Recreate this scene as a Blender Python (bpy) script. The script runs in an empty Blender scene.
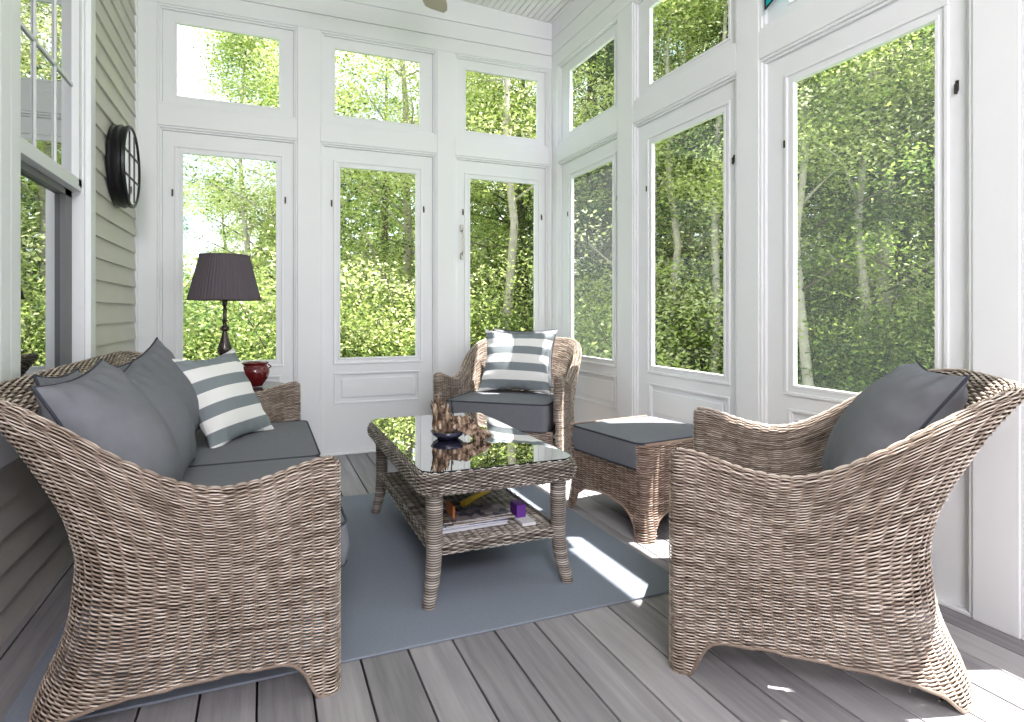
import bpy, bmesh, math, random
import numpy as np
from mathutils import Vector, Matrix

C = bpy.context.scene.collection
PI = math.pi
rng = np.random.default_rng(7)
random.seed(7)

# ------------------------------------------------------------------ materials
def nodes(name):
    m = bpy.data.materials.new(name); m.use_nodes = True
    nt = m.node_tree; nt.nodes.clear()
    return m, nt, nt.nodes.new, nt.links.new

def simple(name, col, rough=.5, metal=0, spec=.5, noise=0, nscale=20, bump=0, bscale=80, stretch=(1,1,1), coat=0, bdist=.01):
    m, nt, N, L = nodes(name)
    out = N('ShaderNodeOutputMaterial'); p = N('ShaderNodeBsdfPrincipled'); L(p.outputs[0], out.inputs[0])
    p.inputs['Base Color'].default_value = (*col, 1); p.inputs['Roughness'].default_value = rough
    p.inputs['Metallic'].default_value = metal; p.inputs['Specular IOR Level'].default_value = spec
    p.inputs['Coat Weight'].default_value = coat
    tc = N('ShaderNodeTexCoord'); mp = N('ShaderNodeMapping'); mp.inputs['Scale'].default_value = stretch
    L(tc.outputs['Object'], mp.inputs[0])
    if noise:
        n = N('ShaderNodeTexNoise'); n.inputs['Scale'].default_value = nscale; n.inputs['Detail'].default_value = 4
        L(mp.outputs[0], n.inputs[0])
        mx = N('ShaderNodeMix'); mx.data_type = 'RGBA'
        mx.inputs[6].default_value = (*[c*(1-noise) for c in col], 1)
        mx.inputs[7].default_value = (*[min(1, c*(1+noise)) for c in col], 1)
        L(n.outputs[0], mx.inputs[0]); L(mx.outputs[2], p.inputs['Base Color'])
    if bump:
        n2 = N('ShaderNodeTexNoise'); n2.inputs['Scale'].default_value = bscale; n2.inputs['Detail'].default_value = 3
        L(mp.outputs[0], n2.inputs[0])
        b = N('ShaderNodeBump'); b.inputs['Strength'].default_value = bump; b.inputs['Distance'].default_value = bdist
        L(n2.outputs[0], b.inputs['Height']); L(b.outputs[0], p.inputs['Normal'])
    return m

def attr_ramp(name, stops, rough=.6, transl=0, spec=.4, nscale=0):
    """colour looked up from the 'rnd' mesh attribute"""
    m, nt, N, L = nodes(name)
    out = N('ShaderNodeOutputMaterial'); p = N('ShaderNodeBsdfPrincipled')
    a = N('ShaderNodeAttribute'); a.attribute_name = 'rnd'
    r = N('ShaderNodeValToRGB')
    e = r.color_ramp.elements
    while len(e) < len(stops): e.new(.5)
    for i, (pos, col) in enumerate(stops):
        e[i].position = pos; e[i].color = (*col, 1)
    src = a.outputs['Fac']
    if nscale:
        tc = N('ShaderNodeTexCoord'); n = N('ShaderNodeTexNoise'); n.inputs['Scale'].default_value = nscale
        n.inputs['Detail'].default_value = 3
        L(tc.outputs['Object'], n.inputs[0])
        mm = N('ShaderNodeMath'); mm.operation = 'MULTIPLY_ADD'; mm.inputs[1].default_value = .45; 
        sb = N('ShaderNodeMath'); sb.operation = 'SUBTRACT'; sb.inputs[1].default_value = .5
        L(n.outputs[0], sb.inputs[0]); L(sb.outputs[0], mm.inputs[0]); L(a.outputs['Fac'], mm.inputs[2]); src = mm.outputs[0]
    L(src, r.inputs[0]); L(r.outputs[0], p.inputs['Base Color'])
    p.inputs['Roughness'].default_value = rough; p.inputs['Specular IOR Level'].default_value = spec
    if transl:
        t = N('ShaderNodeBsdfTranslucent'); L(r.outputs[0], t.inputs[0])
        mx = N('ShaderNodeMixShader'); mx.inputs[0].default_value = transl
        L(p.outputs[0], mx.inputs[1]); L(t.outputs[0], mx.inputs[2]); L(mx.outputs[0], out.inputs[0])
    else:
        L(p.outputs[0], out.inputs[0])
    return m

M = {}
M['white'] = simple('white_paint', (.79, .81, .83), .42, spec=.4, noise=.02, nscale=3)
M['ceil'] = simple('ceiling_paint', (.83, .84, .83), .5)
M['siding'] = simple('siding_paint', (.62, .595, .55), .6, noise=.05, nscale=4, bump=.1, bscale=60)
M['black'] = simple('black_metal', (.006, .006, .008), .38, spec=.35, bump=.05)
M['latch'] = simple('bronze_latch', (.05, .045, .04), .35, metal=.6)
M['fabric'] = simple('grey_fabric', (.165, .172, .194), .88, spec=.25, noise=.10, nscale=30, bump=.5, bscale=420, bdist=.002)
M['piping'] = simple('dark_piping', (.05, .055, .07), .85, spec=.2)
M['rug'] = simple('rug_weave', (.215, .240, .290), .95, spec=.1, noise=.28, nscale=300, bump=.4, bscale=500, bdist=.003)
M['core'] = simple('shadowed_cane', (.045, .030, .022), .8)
M['wicker'] = attr_ramp('kubu_wicker', [(0, (.05, .032, .024)), (.35, (.17, .125, .098)), (.7, (.38, .305, .25)), (1, (.68, .59, .52))], .52, nscale=9)
M['wicker_grey'] = attr_ramp('grey_wicker', [(0, (.02, .015, .013)), (.4, (.11, .09, .076)), (.75, (.29, .255, .225)), (1, (.58, .53, .48))], .5, nscale=9)
M['wicker_red'] = attr_ramp('warm_wicker', [(0, (.06, .03, .022)), (.4, (.20, .125, .095)), (.75, (.38, .27, .215)), (1, (.64, .51, .43))], .52, nscale=9)
M['red_glaze'] = simple('oxblood_glaze', (.12, .008, .010), .12, coat=.5)
M['lampwood'] = simple('dark_turned_wood', (.035, .022, .018), .25, coat=.3)
M['shade'] = simple('pleated_shade', (.115, .098, .112), .9, spec=.1, bump=.2, bscale=200, bdist=.002)
M['drift'] = simple('driftwood', (.24, .165, .12), .85, noise=.92, nscale=38, bump=1, bscale=90, stretch=(3, 3, .6), bdist=.01)
def mat_drift():
    m, nt, N, L = nodes('weathered_driftwood')
    out = N('ShaderNodeOutputMaterial'); p = N('ShaderNodeBsdfPrincipled'); L(p.outputs[0], out.inputs[0]); p.inputs['Roughness'].default_value = .85
    tc = N('ShaderNodeTexCoord'); mp = N('ShaderNodeMapping'); mp.inputs['Scale'].default_value = (1, 1, .35); L(tc.outputs['Object'], mp.inputs[0])
    n = N('ShaderNodeTexNoise'); n.inputs['Scale'].default_value = 55; n.inputs['Detail'].default_value = 4; L(mp.outputs[0], n.inputs[0])
    r = N('ShaderNodeValToRGB'); e = r.color_ramp.elements; e.new(.5); e[0].position = .36; e[1].position = .5; e[2].position = .64
    e[0].color = (.035, .02, .014, 1); e[1].color = (.22, .14, .09, 1); e[2].color = (.58, .47, .37, 1)
    L(n.outputs[0], r.inputs[0]); L(r.outputs[0], p.inputs['Base Color'])
    b = N('ShaderNodeBump'); b.inputs['Strength'].default_value = 1; b.inputs['Distance'].default_value = .008; L(n.outputs[0], b.inputs['Height']); L(b.outputs[0], p.inputs['Normal'])
    return m
M['drift'] = mat_drift()
M['darkdish'] = simple('dark_ceramic', (.02, .02, .045), .2)
M['twig'] = simple('twig', (.035, .028, .024), .8)
M['yellow'] = simple('yellow_cover', (.75, .50, .05), .4)
M['fan'] = simple('fan_blade', (.50, .43, .37), .5, noise=.05)
M['bark'] = simple('bark', (.10, .08, .065), .9, noise=.5, nscale=8, bump=.6, bscale=20)
M['palebark'] = simple('pale_bark', (.42, .38, .33), .85, noise=.45, nscale=10, bump=.4, bscale=30)
M['lawn'] = simple('lawn', (.10, .18, .04), .95, noise=.6, nscale=3)
M['leafA'] = attr_ramp('leaf_bright', [(0, (.07, .11, .03)), (.22, (.27, .38, .08)), (.52, (.58, .66, .22)), (1, (.86, .86, .56))], .45, .5)
M['leafB'] = attr_ramp('leaf_mid', [(0, (.03, .06, .02)), (.36, (.17, .26, .07)), (.7, (.38, .46, .13)), (1, (.62, .64, .28))], .45, .5)
M['leafC'] = attr_ramp('conifer', [(0, (.03, .06, .035)), (.5, (.09, .16, .08)), (1, (.24, .34, .16))], .6, .35)
M['teal'] = simple('teal_glass', (.01, .42, .48), .15)

def mat_floor():
    m, nt, N, L = nodes('deck_boards')
    out = N('ShaderNodeOutputMaterial'); p = N('ShaderNodeBsdfPrincipled'); L(p.outputs[0], out.inputs[0])
    tc = N('ShaderNodeTexCoord'); mp = N('ShaderNodeMapping'); mp.inputs['Scale'].default_value = (14, .7, 1)
    L(tc.outputs['Object'], mp.inputs[0])
    n = N('ShaderNodeTexNoise'); n.inputs['Scale'].default_value = 2.2; n.inputs['Detail'].default_value = 8; n.inputs['Roughness'].default_value = .65
    L(mp.outputs[0], n.inputs[0])
    a = N('ShaderNodeAttribute'); a.attribute_name = 'rnd'
    ad = N('ShaderNodeMath'); ad.operation = 'MULTIPLY_ADD'; ad.inputs[1].default_value = .45
    L(a.outputs['Fac'], ad.inputs[0]); L(n.outputs[0], ad.inputs[2])
    r = N('ShaderNodeValToRGB'); r.color_ramp.elements[0].position = .35; r.color_ramp.elements[1].position = 1.05
    r.color_ramp.elements[0].color = (.165, .160, .172, 1); r.color_ramp.elements[1].color = (.40, .385, .40, 1)
    L(ad.outputs[0], r.inputs[0]); L(r.outputs[0], p.inputs['Base Color'])
    p.inputs['Roughness'].default_value = .5; p.inputs['Specular IOR Level'].default_value = .45
    mp2 = N('ShaderNodeMapping'); mp2.inputs['Scale'].default_value = (120, 3, 1); L(tc.outputs['Object'], mp2.inputs[0])
    n2 = N('ShaderNodeTexNoise'); n2.inputs['Scale'].default_value = 1; n2.inputs['Detail'].default_value = 4; L(mp2.outputs[0], n2.inputs[0])
    b = N('ShaderNodeBump'); b.inputs['Strength'].default_value = .25; b.inputs['Distance'].default_value = .002
    L(n2.outputs[0], b.inputs['Height']); L(b.outputs[0], p.inputs['Normal'])
    return m
M['floor'] = mat_floor()

def mat_glass(name, refl, haze=0, hazecol=(.5, .55, .55), tint=(1, 1, 1), rough=0):
    m, nt, N, L = nodes(name)
    out = N('ShaderNodeOutputMaterial'); t = N('ShaderNodeBsdfTransparent'); g = N('ShaderNodeBsdfGlossy')
    t.inputs[0].default_value = (*tint, 1); g.inputs['Roughness'].default_value = rough
    f = N('ShaderNodeFresnel'); f.inputs[0].default_value = 1.45
    mu = N('ShaderNodeMath'); mu.operation = 'MULTIPLY_ADD'; mu.use_clamp = True
    mu.inputs[1].default_value = refl[0]; mu.inputs[2].default_value = refl[1]; L(f.outputs[0], mu.inputs[0])
    mx = N('ShaderNodeMixShader'); L(mu.outputs[0], mx.inputs[0]); L(g.outputs[0], mx.inputs[2])
    if haze:
        d = N('ShaderNodeBsdfDiffuse'); d.inputs[0].default_value = (*hazecol, 1)
        tr = N('ShaderNodeBsdfTranslucent'); tr.inputs[0].default_value = (*hazecol, 1)
        a = N('ShaderNodeMixShader'); a.inputs[0].default_value = .5; L(d.outputs[0], a.inputs[1]); L(tr.outputs[0], a.inputs[2])
        b = N('ShaderNodeMixShader'); b.inputs[0].default_value = haze; L(t.outputs[0], b.inputs[1]); L(a.outputs[0], b.inputs[2])
        L(b.outputs[0], mx.inputs[1])
    else: L(t.outputs[0], mx.inputs[1])
    L(mx.outputs[0], out.inputs[0])
    return m
M['pane'] = mat_glass('window_pane', (.03, 0))
M['screen'] = mat_glass('insect_screen', (.0, 0), haze=.13, hazecol=(.30, .33, .34))
M['screen_fine'] = mat_glass('fine_insect_screen', (.0, 0), haze=.07, hazecol=(.30, .33, .34))
M['tabletop'] = mat_glass('table_glass', (1.0, .66), tint=(.78, .86, .84))
M['mirror'] = simple('mirror_silver', (.85, .88, .86), .02, metal=1)

def mat_darkglass():
    m, nt, N, L = nodes('house_window_glass')
    out = N('ShaderNodeOutputMaterial'); g = N('ShaderNodeBsdfGlossy'); g.inputs['Roughness'].default_value = .01
    g.inputs[0].default_value = (.9, .92, .92, 1)
    d = N('ShaderNodeBsdfDiffuse'); d.inputs[0].default_value = (.012, .014, .015, 1)
    mx = N('ShaderNodeMixShader'); mx.inputs[0].default_value = .62
    L(d.outputs[0], mx.inputs[1]); L(g.outputs[0], mx.inputs[2]); L(mx.outputs[0], out.inputs[0])
    return m
M['darkglass'] = mat_darkglass()

def mat_stripes(name, period, axis=1, offset=0):
    m, nt, N, L = nodes(name)
    out = N('ShaderNodeOutputMaterial'); p = N('ShaderNodeBsdfPrincipled'); L(p.outputs[0], out.inputs[0])
    tc = N('ShaderNodeTexCoord'); sx = N('ShaderNodeSeparateXYZ'); L(tc.outputs['Object'], sx.inputs[0])
    a = N('ShaderNodeMath'); a.operation = 'MULTIPLY_ADD'; a.inputs[1].default_value = 1/period; a.inputs[2].default_value = offset+10
    L(sx.outputs[axis], a.inputs[0])
    fr = N('ShaderNodeMath'); fr.operation = 'FRACT'; L(a.outputs[0], fr.inputs[0])
    r = N('ShaderNodeValToRGB'); r.color_ramp.interpolation = 'CONSTANT'
    r.color_ramp.elements[0].color = (.80, .80, .79, 1); r.color_ramp.elements[1].position = .52
    r.color_ramp.elements[1].color = (.215, .245, .265, 1)
    L(fr.outputs[0], r.inputs[0]); L(r.outputs[0], p.inputs['Base Color']); p.inputs['Roughness'].default_value = .9
    p.inputs['Specular IOR Level'].default_value = .2
    n2 = N('ShaderNodeTexNoise'); n2.inputs['Scale'].default_value = 350; L(tc.outputs['Object'], n2.inputs[0])
    b = N('ShaderNodeBump'); b.inputs['Strength'].default_value = .4; b.inputs['Distance'].default_value = .002
    L(n2.outputs[0], b.inputs['Height']); L(b.outputs[0], p.inputs['Normal'])
    return m
M['stripes'] = mat_stripes('striped_fabric', .122, 1, .25)

# ------------------------------------------------------------------ helpers
def finish(name, me, mats, parent=None, smooth=True):
    for mm in (mats if isinstance(mats, (list, tuple)) else [mats]): me.materials.append(mm)
    me.polygons.foreach_set('use_smooth', np.full(len(me.polygons), smooth))
    o = bpy.data.objects.new(name, me); C.objects.link(o)
    if parent is not None: o.parent = parent
    return o

def mesh_np(name, V, F, mats, parent=None, rnd=None, smooth=True, midx=None):
    """V (n,3), F (m,4) quads or (m,3)"""
    V = np.asarray(V, dtype=np.float32); F = np.asarray(F, dtype=np.int32)
    me = bpy.data.meshes.new(name); k = F.shape[1]
    me.vertices.add(len(V)); me.vertices.foreach_set('co', V.ravel())
    me.loops.add(F.size); me.loops.foreach_set('vertex_index', F.ravel())
    me.polygons.add(len(F)); me.polygons.foreach_set('loop_start', np.arange(0, F.size, k, dtype=np.int32))
    me.polygons.foreach_set('loop_total', np.full(len(F), k, dtype=np.int32))
    me.update(calc_edges=True)
    if rnd is not None:
        at = me.attributes.new('rnd', 'FLOAT', 'POINT'); at.data.foreach_set('value', np.asarray(rnd, dtype=np.float32))
    o = finish(name, me, mats, parent, smooth)
    if midx is not None: me.polygons.foreach_set('material_index', np.asarray(midx, dtype=np.int32))
    return o

class MB:
    """collects shapes that become ONE mesh"""
    def __init__(s): s.bm = bmesh.new(); s.r = s.bm.verts.layers.float.new('rnd'); s.cur = .5
    def box(s, a, b, mat=0, bevel=0):
        x0, y0, z0 = a; x1, y1, z1 = b
        vs = [s.bm.verts.new((x, y, z)) for z in (z0, z1) for y in (y0, y1) for x in (x0, x1)]
        for v in vs: v[s.r] = s.cur
        fs = [s.bm.faces.new([vs[i] for i in f]) for f in ((0, 2, 3, 1), (4, 5, 7, 6), (0, 1, 5, 4), (2, 6, 7, 3), (0, 4, 6, 2), (1, 3, 7, 5))]
        for f in fs: f.material_index = mat
        if bevel:
            es = list({e for f in fs for e in f.edges})
            bmesh.ops.bevel(s.bm, geom=es, offset=bevel, segments=2, affect='EDGES', profile=.5)
        return vs
    def tube(s, pts, rad, n=8, mat=0, closed=False, cap=True):
        pts = [Vector(p) for p in pts]; m = len(pts)
        rads = rad if isinstance(rad, (list, tuple)) else [rad]*m
        rings = []; up = None
        for i, p in enumerate(pts):
            if closed: t = pts[(i+1) % m]-pts[i-1]
            else: t = pts[min(i+1, m-1)]-pts[max(i-1, 0)]
            t.normalize()
            if up is None: up = Vector((0, 0, 1)) if abs(t.z) < .9 else Vector((1, 0, 0))
            a = t.cross(up)
            if a.length < 1e-4: a = t.cross(Vector((0, 1, 0)))
            a.normalize(); b = a.cross(t); up = b.copy()
            ring = []
            for k in range(n):
                an = 2*PI*k/n
                v = s.bm.verts.new(p+(a*math.cos(an)+b*math.sin(an))*rads[i]); v[s.r] = s.cur; ring.append(v)
            rings.append(ring)
        for i in range(m if closed else m-1):
            A, B = rings[i], rings[(i+1) % m]
            for k in range(n):
                f = s.bm.faces.new((A[k], A[(k+1) % n], B[(k+1) % n], B[k])); f.material_index = mat
        if cap and not closed:
            s.bm.faces.new(rings[0][::-1]).material_index = mat; s.bm.faces.new(rings[-1]).material_index = mat
    def lathe(s, prof, c=(0, 0), n=32, mat=0, ripple=0, nr=0):
        rings = []
        for r, z in prof:
            ring = []
            for k in range(n):
                an = 2*PI*k/n; rr = max(r, 1e-4)*(1+ripple*math.cos(nr*an))
                v = s.bm.verts.new((c[0]+rr*math.cos(an), c[1]+rr*math.sin(an), z)); v[s.r] = s.cur; ring.append(v)
            rings.append(ring)
        for A, B in zip(rings, rings[1:]):
            for k in range(n):
                f = s.bm.faces.new((A[k], A[(k+1) % n], B[(k+1) % n], B[k])); f.material_index = mat
        if prof[0][0] > .001: s.bm.faces.new(rings[0][::-1]).material_index = mat
        if prof[-1][0] > .001: s.bm.faces.new(rings[-1]).material_index = mat
    def build(s, name, mats, parent=None, smooth=False, angle=None):
        bmesh.ops.recalc_face_normals(s.bm, faces=s.bm.faces)
        me = bpy.data.meshes.new(name); s.bm.to_mesh(me); s.bm.free()
        o = finish(name, me, mats, parent, smooth)
        if angle is not None: me.set_sharp_from_angle(angle=math.radians(angle))
        return o

def tag(o, label=None, cat=None, group=None, kind=None):
    if label: o['label'] = label
    if cat: o['category'] = cat
    if group: o['group'] = group
    if kind: o['kind'] = kind
    return o
def empty(name, loc=(0, 0, 0), rz=0, **k):
    o = bpy.data.objects.new(name, None); C.objects.link(o); o.location = loc; o.rotation_euler = (0, 0, rz)
    o.empty_display_size = .1
    return tag(o, **k)
def struct(o, label, cat='structure'): return tag(o, label, cat, kind='structure')
def copy_tree(o, parent=None):
    c = o.copy(); C.objects.link(c)
    if parent is not None: c.parent = parent
    for ch in o.children: copy_tree(ch, c)
    return c

# ------------------------------------------------------------------ room geometry
YB, XR, XL, YN = 4.545, 2.237, -.78, -2.35
HC = 3.475
def ceil_z(x): return HC+(XR-x)*.045
ZB0, ZB1, ZT = 2.285, 2.42, 3.09      # beam between door and transom, transom head

# floor: deck boards with open gaps above a black slab that stands in for the shade below
f = MB()
x = .27-.144*8
k = 0
while x < 2.6:
    f.cur = random.random()
    f.box((x+.003, YN-.1, -.025), (x+.141, YB+.12, 0), bevel=.002)
    x += .144
f.cur = 0
f.box((XL-.2, YN-.1, -.06), (XR+.2, YB+.12, -.03), mat=1)
floor = struct(f.build('floor', [M['floor'], simple('joist_shadow', (.01, .01, .01), .9)]), 'grey composite deck board floor running towards the back wall', 'floor')

# openings along the walls
BACK = [(-.65, .22, -.504, .079, -.54, .097), (.377, 1.244, .52, 1.085, .483, 1.114), (1.388, 2.215, 1.527, 2.094, 1.49, 2.117)]
RIGHT = [(3.53, 4.45, 3.645, 4.255, 3.62, 4.281), (2.41, 3.35, 2.537, 3.178, 2.50, 3.20), (1.30, 2.26, 1.443, 2.077, 1.41, 2.10),
         (.20, 1.158, .34, .98, .31, 1.01), (-.90, .05, -.76, -.12, -.79, -.09), (-2.0, -1.05, -1.86, -1.22, -1.89, -1.19)]

def wallbox(mb, side, a0, a1, z0, z1, d0, d1, mat=0, bevel=0):
    if side == 'back': mb.box((a0, YB+d0, z0), (a1, YB+d1, z1), mat, bevel)
    else: mb.box((XR+d0, a0, z0), (XR+d1, a1, z1), mat, bevel)

def framebox(mb, side, a0, a1, z0, z1, w, d0, d1, bevel=0, mat=0):
    """rectangular frame of bar width w measured inwards"""
    wallbox(mb, side, a0, a1, z1-w, z1, d0, d1, mat, bevel); wallbox(mb, side, a0, a1, z0, z0+w, d0, d1, mat, bevel)
    wallbox(mb, side, a0, a0+w, z0+w, z1-w, d0, d1, mat, bevel); wallbox(mb, side, a1-w, a1, z0+w, z1-w, d0, d1, mat, bevel)

def build_wall(side, ops, lo, hi, name, label):
    mb = MB(); prev = lo
    for o in sorted(ops):
        wallbox(mb, side, prev, o[0], 0, ZT, 0, .14, bevel=.004); prev = o[1]
        wallbox(mb, side, o[0], o[1], ZB0, ZB1, .0, .14, bevel=.004)
    wallbox(mb, side, prev, hi, 0, ZT, 0, .14, bevel=.004)
    for z0, z1 in ((ZT, 3.200), (3.204, 3.334), (3.338, 3.70)):
        wallbox(mb, side, lo, hi, z0, z1, 0, .14, bevel=.003)
    wallbox(mb, side, lo, hi, 3.19, 3.35, .012, .13)
    return struct(mb.build(name, M['white']), label, 'wall')
build_wall('back', BACK, XL-.02, XR+.14, 'wall_back', 'white painted back wall of posts and beams with horizontal boards on top')
build_wall('right', RIGHT, YN, YB-.001, 'wall_right', 'white painted right wall of posts and beams with horizontal boards on top')

def latch(mb, side, a, z, d):
    wallbox(mb, side, a-.006, a+.006, z-.024, z+.016, d-.004, d, bevel=.002)
    wallbox(mb, side, a-.005, a+.005, z-.034, z+.002, d-.014, d-.004, bevel=.003)

def frame_parts(side, o, zo0, zo1, g0, g1, gz0, gz1, n, kind, glassmat):
    a0, a1 = o
    root_mb = MB()
    # stepped stops round the opening
    framebox(root_mb, side, a0, a1, zo0, zo1, .014, .006, .12, bevel=.003)
    framebox(root_mb, side, a0+.014, a1-.014, zo0+(.0 if kind == 'door' else .014), zo1-.014, .012, .018, .12, bevel=.002)
    trim = struct(root_mb.build('trim_%d' % n, M['white']), 'white stepped stop moulding round the opening', 'trim')
    b = MB(); i0, i1 = a0+.027, a1-.027; zt = zo1-.027; zb = zo0+(.012 if kind == 'door' else .027)
    d0, d1 = .034, .063
    # leaf rails and stiles
    wallbox(b, side, i0, g0-.012, zb, zt, d0, d1); wallbox(b, side, g1+.012, i1, zb, zt, d0, d1)
    wallbox(b, side, g0-.012, g1+.012, gz1+.012, zt, d0, d1); 
    if kind == 'door':
        wallbox(b, side, g0-.012, g1+.012, .585, gz0-.012, d0, d1)
        wallbox(b, side, g0-.012, g1+.012, zb, .385, d0, d1)
        wallbox(b, side, g0-.012, g1+.012, .385, .585, d0+.012, d1)
        framebox(b, side, g0-.045, g1+.03, .37, .60, .012, d0-.006, d0+.002, bevel=.002)
        wallbox(b, side, g0+.012, g1-.012, .415, .555, d0+.003, d0+.014, bevel=.003)
        framebox(b, side, g0-.050, g1+.050, gz0-.050, gz1+.050, .016, d0-.009, d0+.002, bevel=.003)
    else:
        wallbox(b, side, g0-.012, g1+.012, zb, gz0-.012, d0, d1)
    framebox(b, side, g0-.014, g1+.014, gz0-.014, gz1+.014, .014, d0-.004, .057, bevel=.002)
    wn = ('door_%d' if kind == 'door' else 'window_%d') % n
    return b, wn

idx = 0
bay_names = {'back': ['left', 'middle', 'right'], 'right': ['farthest', 'second', 'third', 'fourth', 'fifth', 'sixth']}
for side, ops in (('back', BACK), ('right', RIGHT)):
    for j, (a0, a1, g0, g1, t0, t1) in enumerate(ops):
        idx += 1
        where = '%s bay of the %s wall' % (bay_names[side][j], side)
        b, wn = frame_parts(side, (a0, a1), 0.0, ZB0, g0, g1, .712, 2.118, idx, 'door', None)
        dr = struct(b.build(wn, M['white']), 'white panel door with a tall pane, %s' % where, 'door')
        scr = (side == 'right' and j in (0, 2))
        g = MB(); wallbox(g, side, g0, g1, .712, 2.118, .053, .057)
        go = g.build('pane', M['pane'], dr)
        if scr:
            g = MB(); wallbox(g, side, g0, g1, .712, 2.118, .066, .067); so = g.build('insect_screen', M['screen'] if j == 0 else M['screen_fine'], dr)
        for a in (g0-.077, g1+.047) if side == 'right' else (g0-.062, g1+.062):
            l = MB(); latch(l, side, a, 1.855, .034); lo = l.build('turn_latch', M['latch'], dr)
        if side == 'back' and j == 2:
            l = MB(); a = g0-.075
            l.tube([(a, YB+.005, 1.50), (a, YB-.012, 1.53), (a, YB-.012, 1.68), (a, YB+.005, 1.71)], .007, 8)
            l.box((a-.010, YB+.0, 1.47), (a+.010, YB+.036, 1.52)); l.box((a-.010, YB+.0, 1.69), (a+.010, YB+.036, 1.74))
            l.build('handle', simple('steel', (.5, .48, .45), .3, metal=.9), dr)
        b2, wn2 = frame_parts(side, (a0, a1), ZB1, ZT, t0, t1, 2.50, 2.985, idx+20, 'window', None)
        wd = struct(b2.build('window_%d' % idx, M['white']), 'white framed transom window, %s' % where, 'window')
        g = MB(); wallbox(g, side, t0, t1, 2.50, 2.985, .053, .057); g.build('pane', M['pane'], wd)

# ceiling, beadboard running towards the back wall
cb = MB(); x = XL-.12
while x < XR+.14:
    z0, z1 = ceil_z(x), ceil_z(x+.05)
    for (xa, xb, dz) in ((x+.003, x+.047, 0), (x-.003, x+.003, .006)):
        za, zb = ceil_z(xa)+dz, ceil_z(xb)+dz
        vs = [cb.bm.verts.new(p) for p in ((xa, YN, za), (xb, YN, zb), (xb, YB+.14, zb), (xa, YB+.14, za))]
        cb.bm.faces.new(vs)
    x += .05
cb.box((XL-.15, YN-.15, 3.72), (XR+.16, YB+.16, 3.78))
struct(cb.build('ceiling', M['ceil']), 'white beadboard ceiling sloping up towards the house', 'ceiling')

nb = MB(); nb.box((XL-.1, YN-.12, 0), (XR+.14, YN, 3.72))
struct(nb.build('wall_near', M['white']), 'white wall behind the viewer', 'wall')

# left house wall: clapboard siding with two double-hung windows
WZ0, WZ1 = .70, 2.72
WINS = [(2.47, 3.37), (1.42, 2.32)]
sb = MB()
def lap(y0, y1, z0, z1):
    zz = z0
    while zz < z1-.001:
        zt = min(zz+.11, z1)
        # bottom edge stands proud: sloping board face
        v = [sb.bm.verts.new(p) for p in ((XL+.016, y0, zz), (XL+.016, y1, zz), (XL+.003, y1, zt), (XL+.003, y0, zt), (XL-.01, y0, zz), (XL-.01, y1, zz), (XL-.01, y1, zt), (XL-.01, y0, zt))]
        for q in ((0, 1, 2, 3), (4, 5, 1, 0), (3, 2, 6, 7), (0, 3, 7, 4), (5, 6, 2, 1)): sb.bm.faces.new([v[i] for i in q])
        zz = zt
z0s = 0
lap(YN, 1.40, 0, 3.70); lap(3.45, YB, 0, 3.70); lap(1.40, 3.45, 0, .66); lap(1.40, 3.45, 2.86, 3.70)
sb.box((XL-.12, YN, 0), (XL-.011, 1.42, 3.72)); sb.box((XL-.12, 3.40, 0), (XL-.011, YB+.1, 3.72))
sb.box((XL-.12, 1.40, 0), (XL-.011, 3.42, .66)); sb.box((XL-.12, 1.40, 2.80), (XL-.011, 3.42, 3.72)); 
struct(sb.build('wall_left', M['siding']), 'greige clapboard house wall on the left', 'wall')

def hung_window(n, y0, y1):
    # casing
    c = MB(); X0 = XL
    c.box((X0-.06, y0-.075, WZ0-.10), (X0+.03, y0+.01, WZ1+.10), bevel=.003); c.box((X0-.06, y1-.01, WZ0-.10), (X0+.03, y1+.075, WZ1+.10), bevel=.003)
    c.box((X0-.06, y0-.08, WZ1), (X0+.034, y1+.08, WZ1+.12), bevel=.003); c.box((X0-.06, y0-.08, WZ0-.12), (X0+.05, y1+.08, WZ0), bevel=.003)
    c.box((X0-.09, y0+.01, WZ0), (X0+.008, y0+.035, WZ1)); c.box((X0-.09, y1-.037, WZ0), (X0+.008, y1-.01, WZ1))
    w = struct(c.build('window_%d' % n, M['white']), 'white cased double-hung window in the siding wall', 'window')
    a0, a1 = y0+.035, y1-.035; zm = 1.625
    u = MB(); xs = X0-.018
    u.box((xs-.03, a0, zm-.02), (xs+.018, a1, zm+.035), bevel=.002); u.box((xs-.03, a0, WZ1-.06), (xs+.018, a1, WZ1))
    u.box((xs-.03, a0, zm), (xs+.018, a0+.05, WZ1)); u.box((xs-.03, a1-.05, zm), (xs+.018, a1, WZ1))
    for k in (1, 2):
        a = a0+.05+(a1-a0-.1)*k/3; u.box((xs-.010, a-.007, zm), (xs-.002, a+.007, WZ1), bevel=.002)
    u.box((xs-.010, a0, 2.075), (xs-.002, a1, 2.090), bevel=.002)
    us = u.build('sash', M['white'], w)
    g = MB(); g.box((xs-.014, a0+.04, zm+.02), (xs-.010, a1-.04, WZ1-.05)); g.build('pane', M['darkglass'], us)
    l = MB(); xs = X0-.05
    l.box((xs-.02, a0, WZ0), (xs+.012, a0+.05, zm)); l.box((xs-.02, a1-.10, WZ0), (xs+.012, a1, zm)); l.box((xs-.02, a0, WZ0), (xs+.012, a1, WZ0+.06)); l.box((xs-.02, a0, zm-.05), (xs+.012, a1, zm))
    ls = l.build('sash', simple('grey_sash_%d' % n, (.16, .165, .17), .5), w)
    g = MB(); g.box((xs-.012, a0+.04, WZ0+.05), (xs-.008, a1-.04, zm-.04)); g.build('pane', M['darkglass'], ls)
hung_window(41, *WINS[0]); hung_window(42, *WINS[1])

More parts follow.
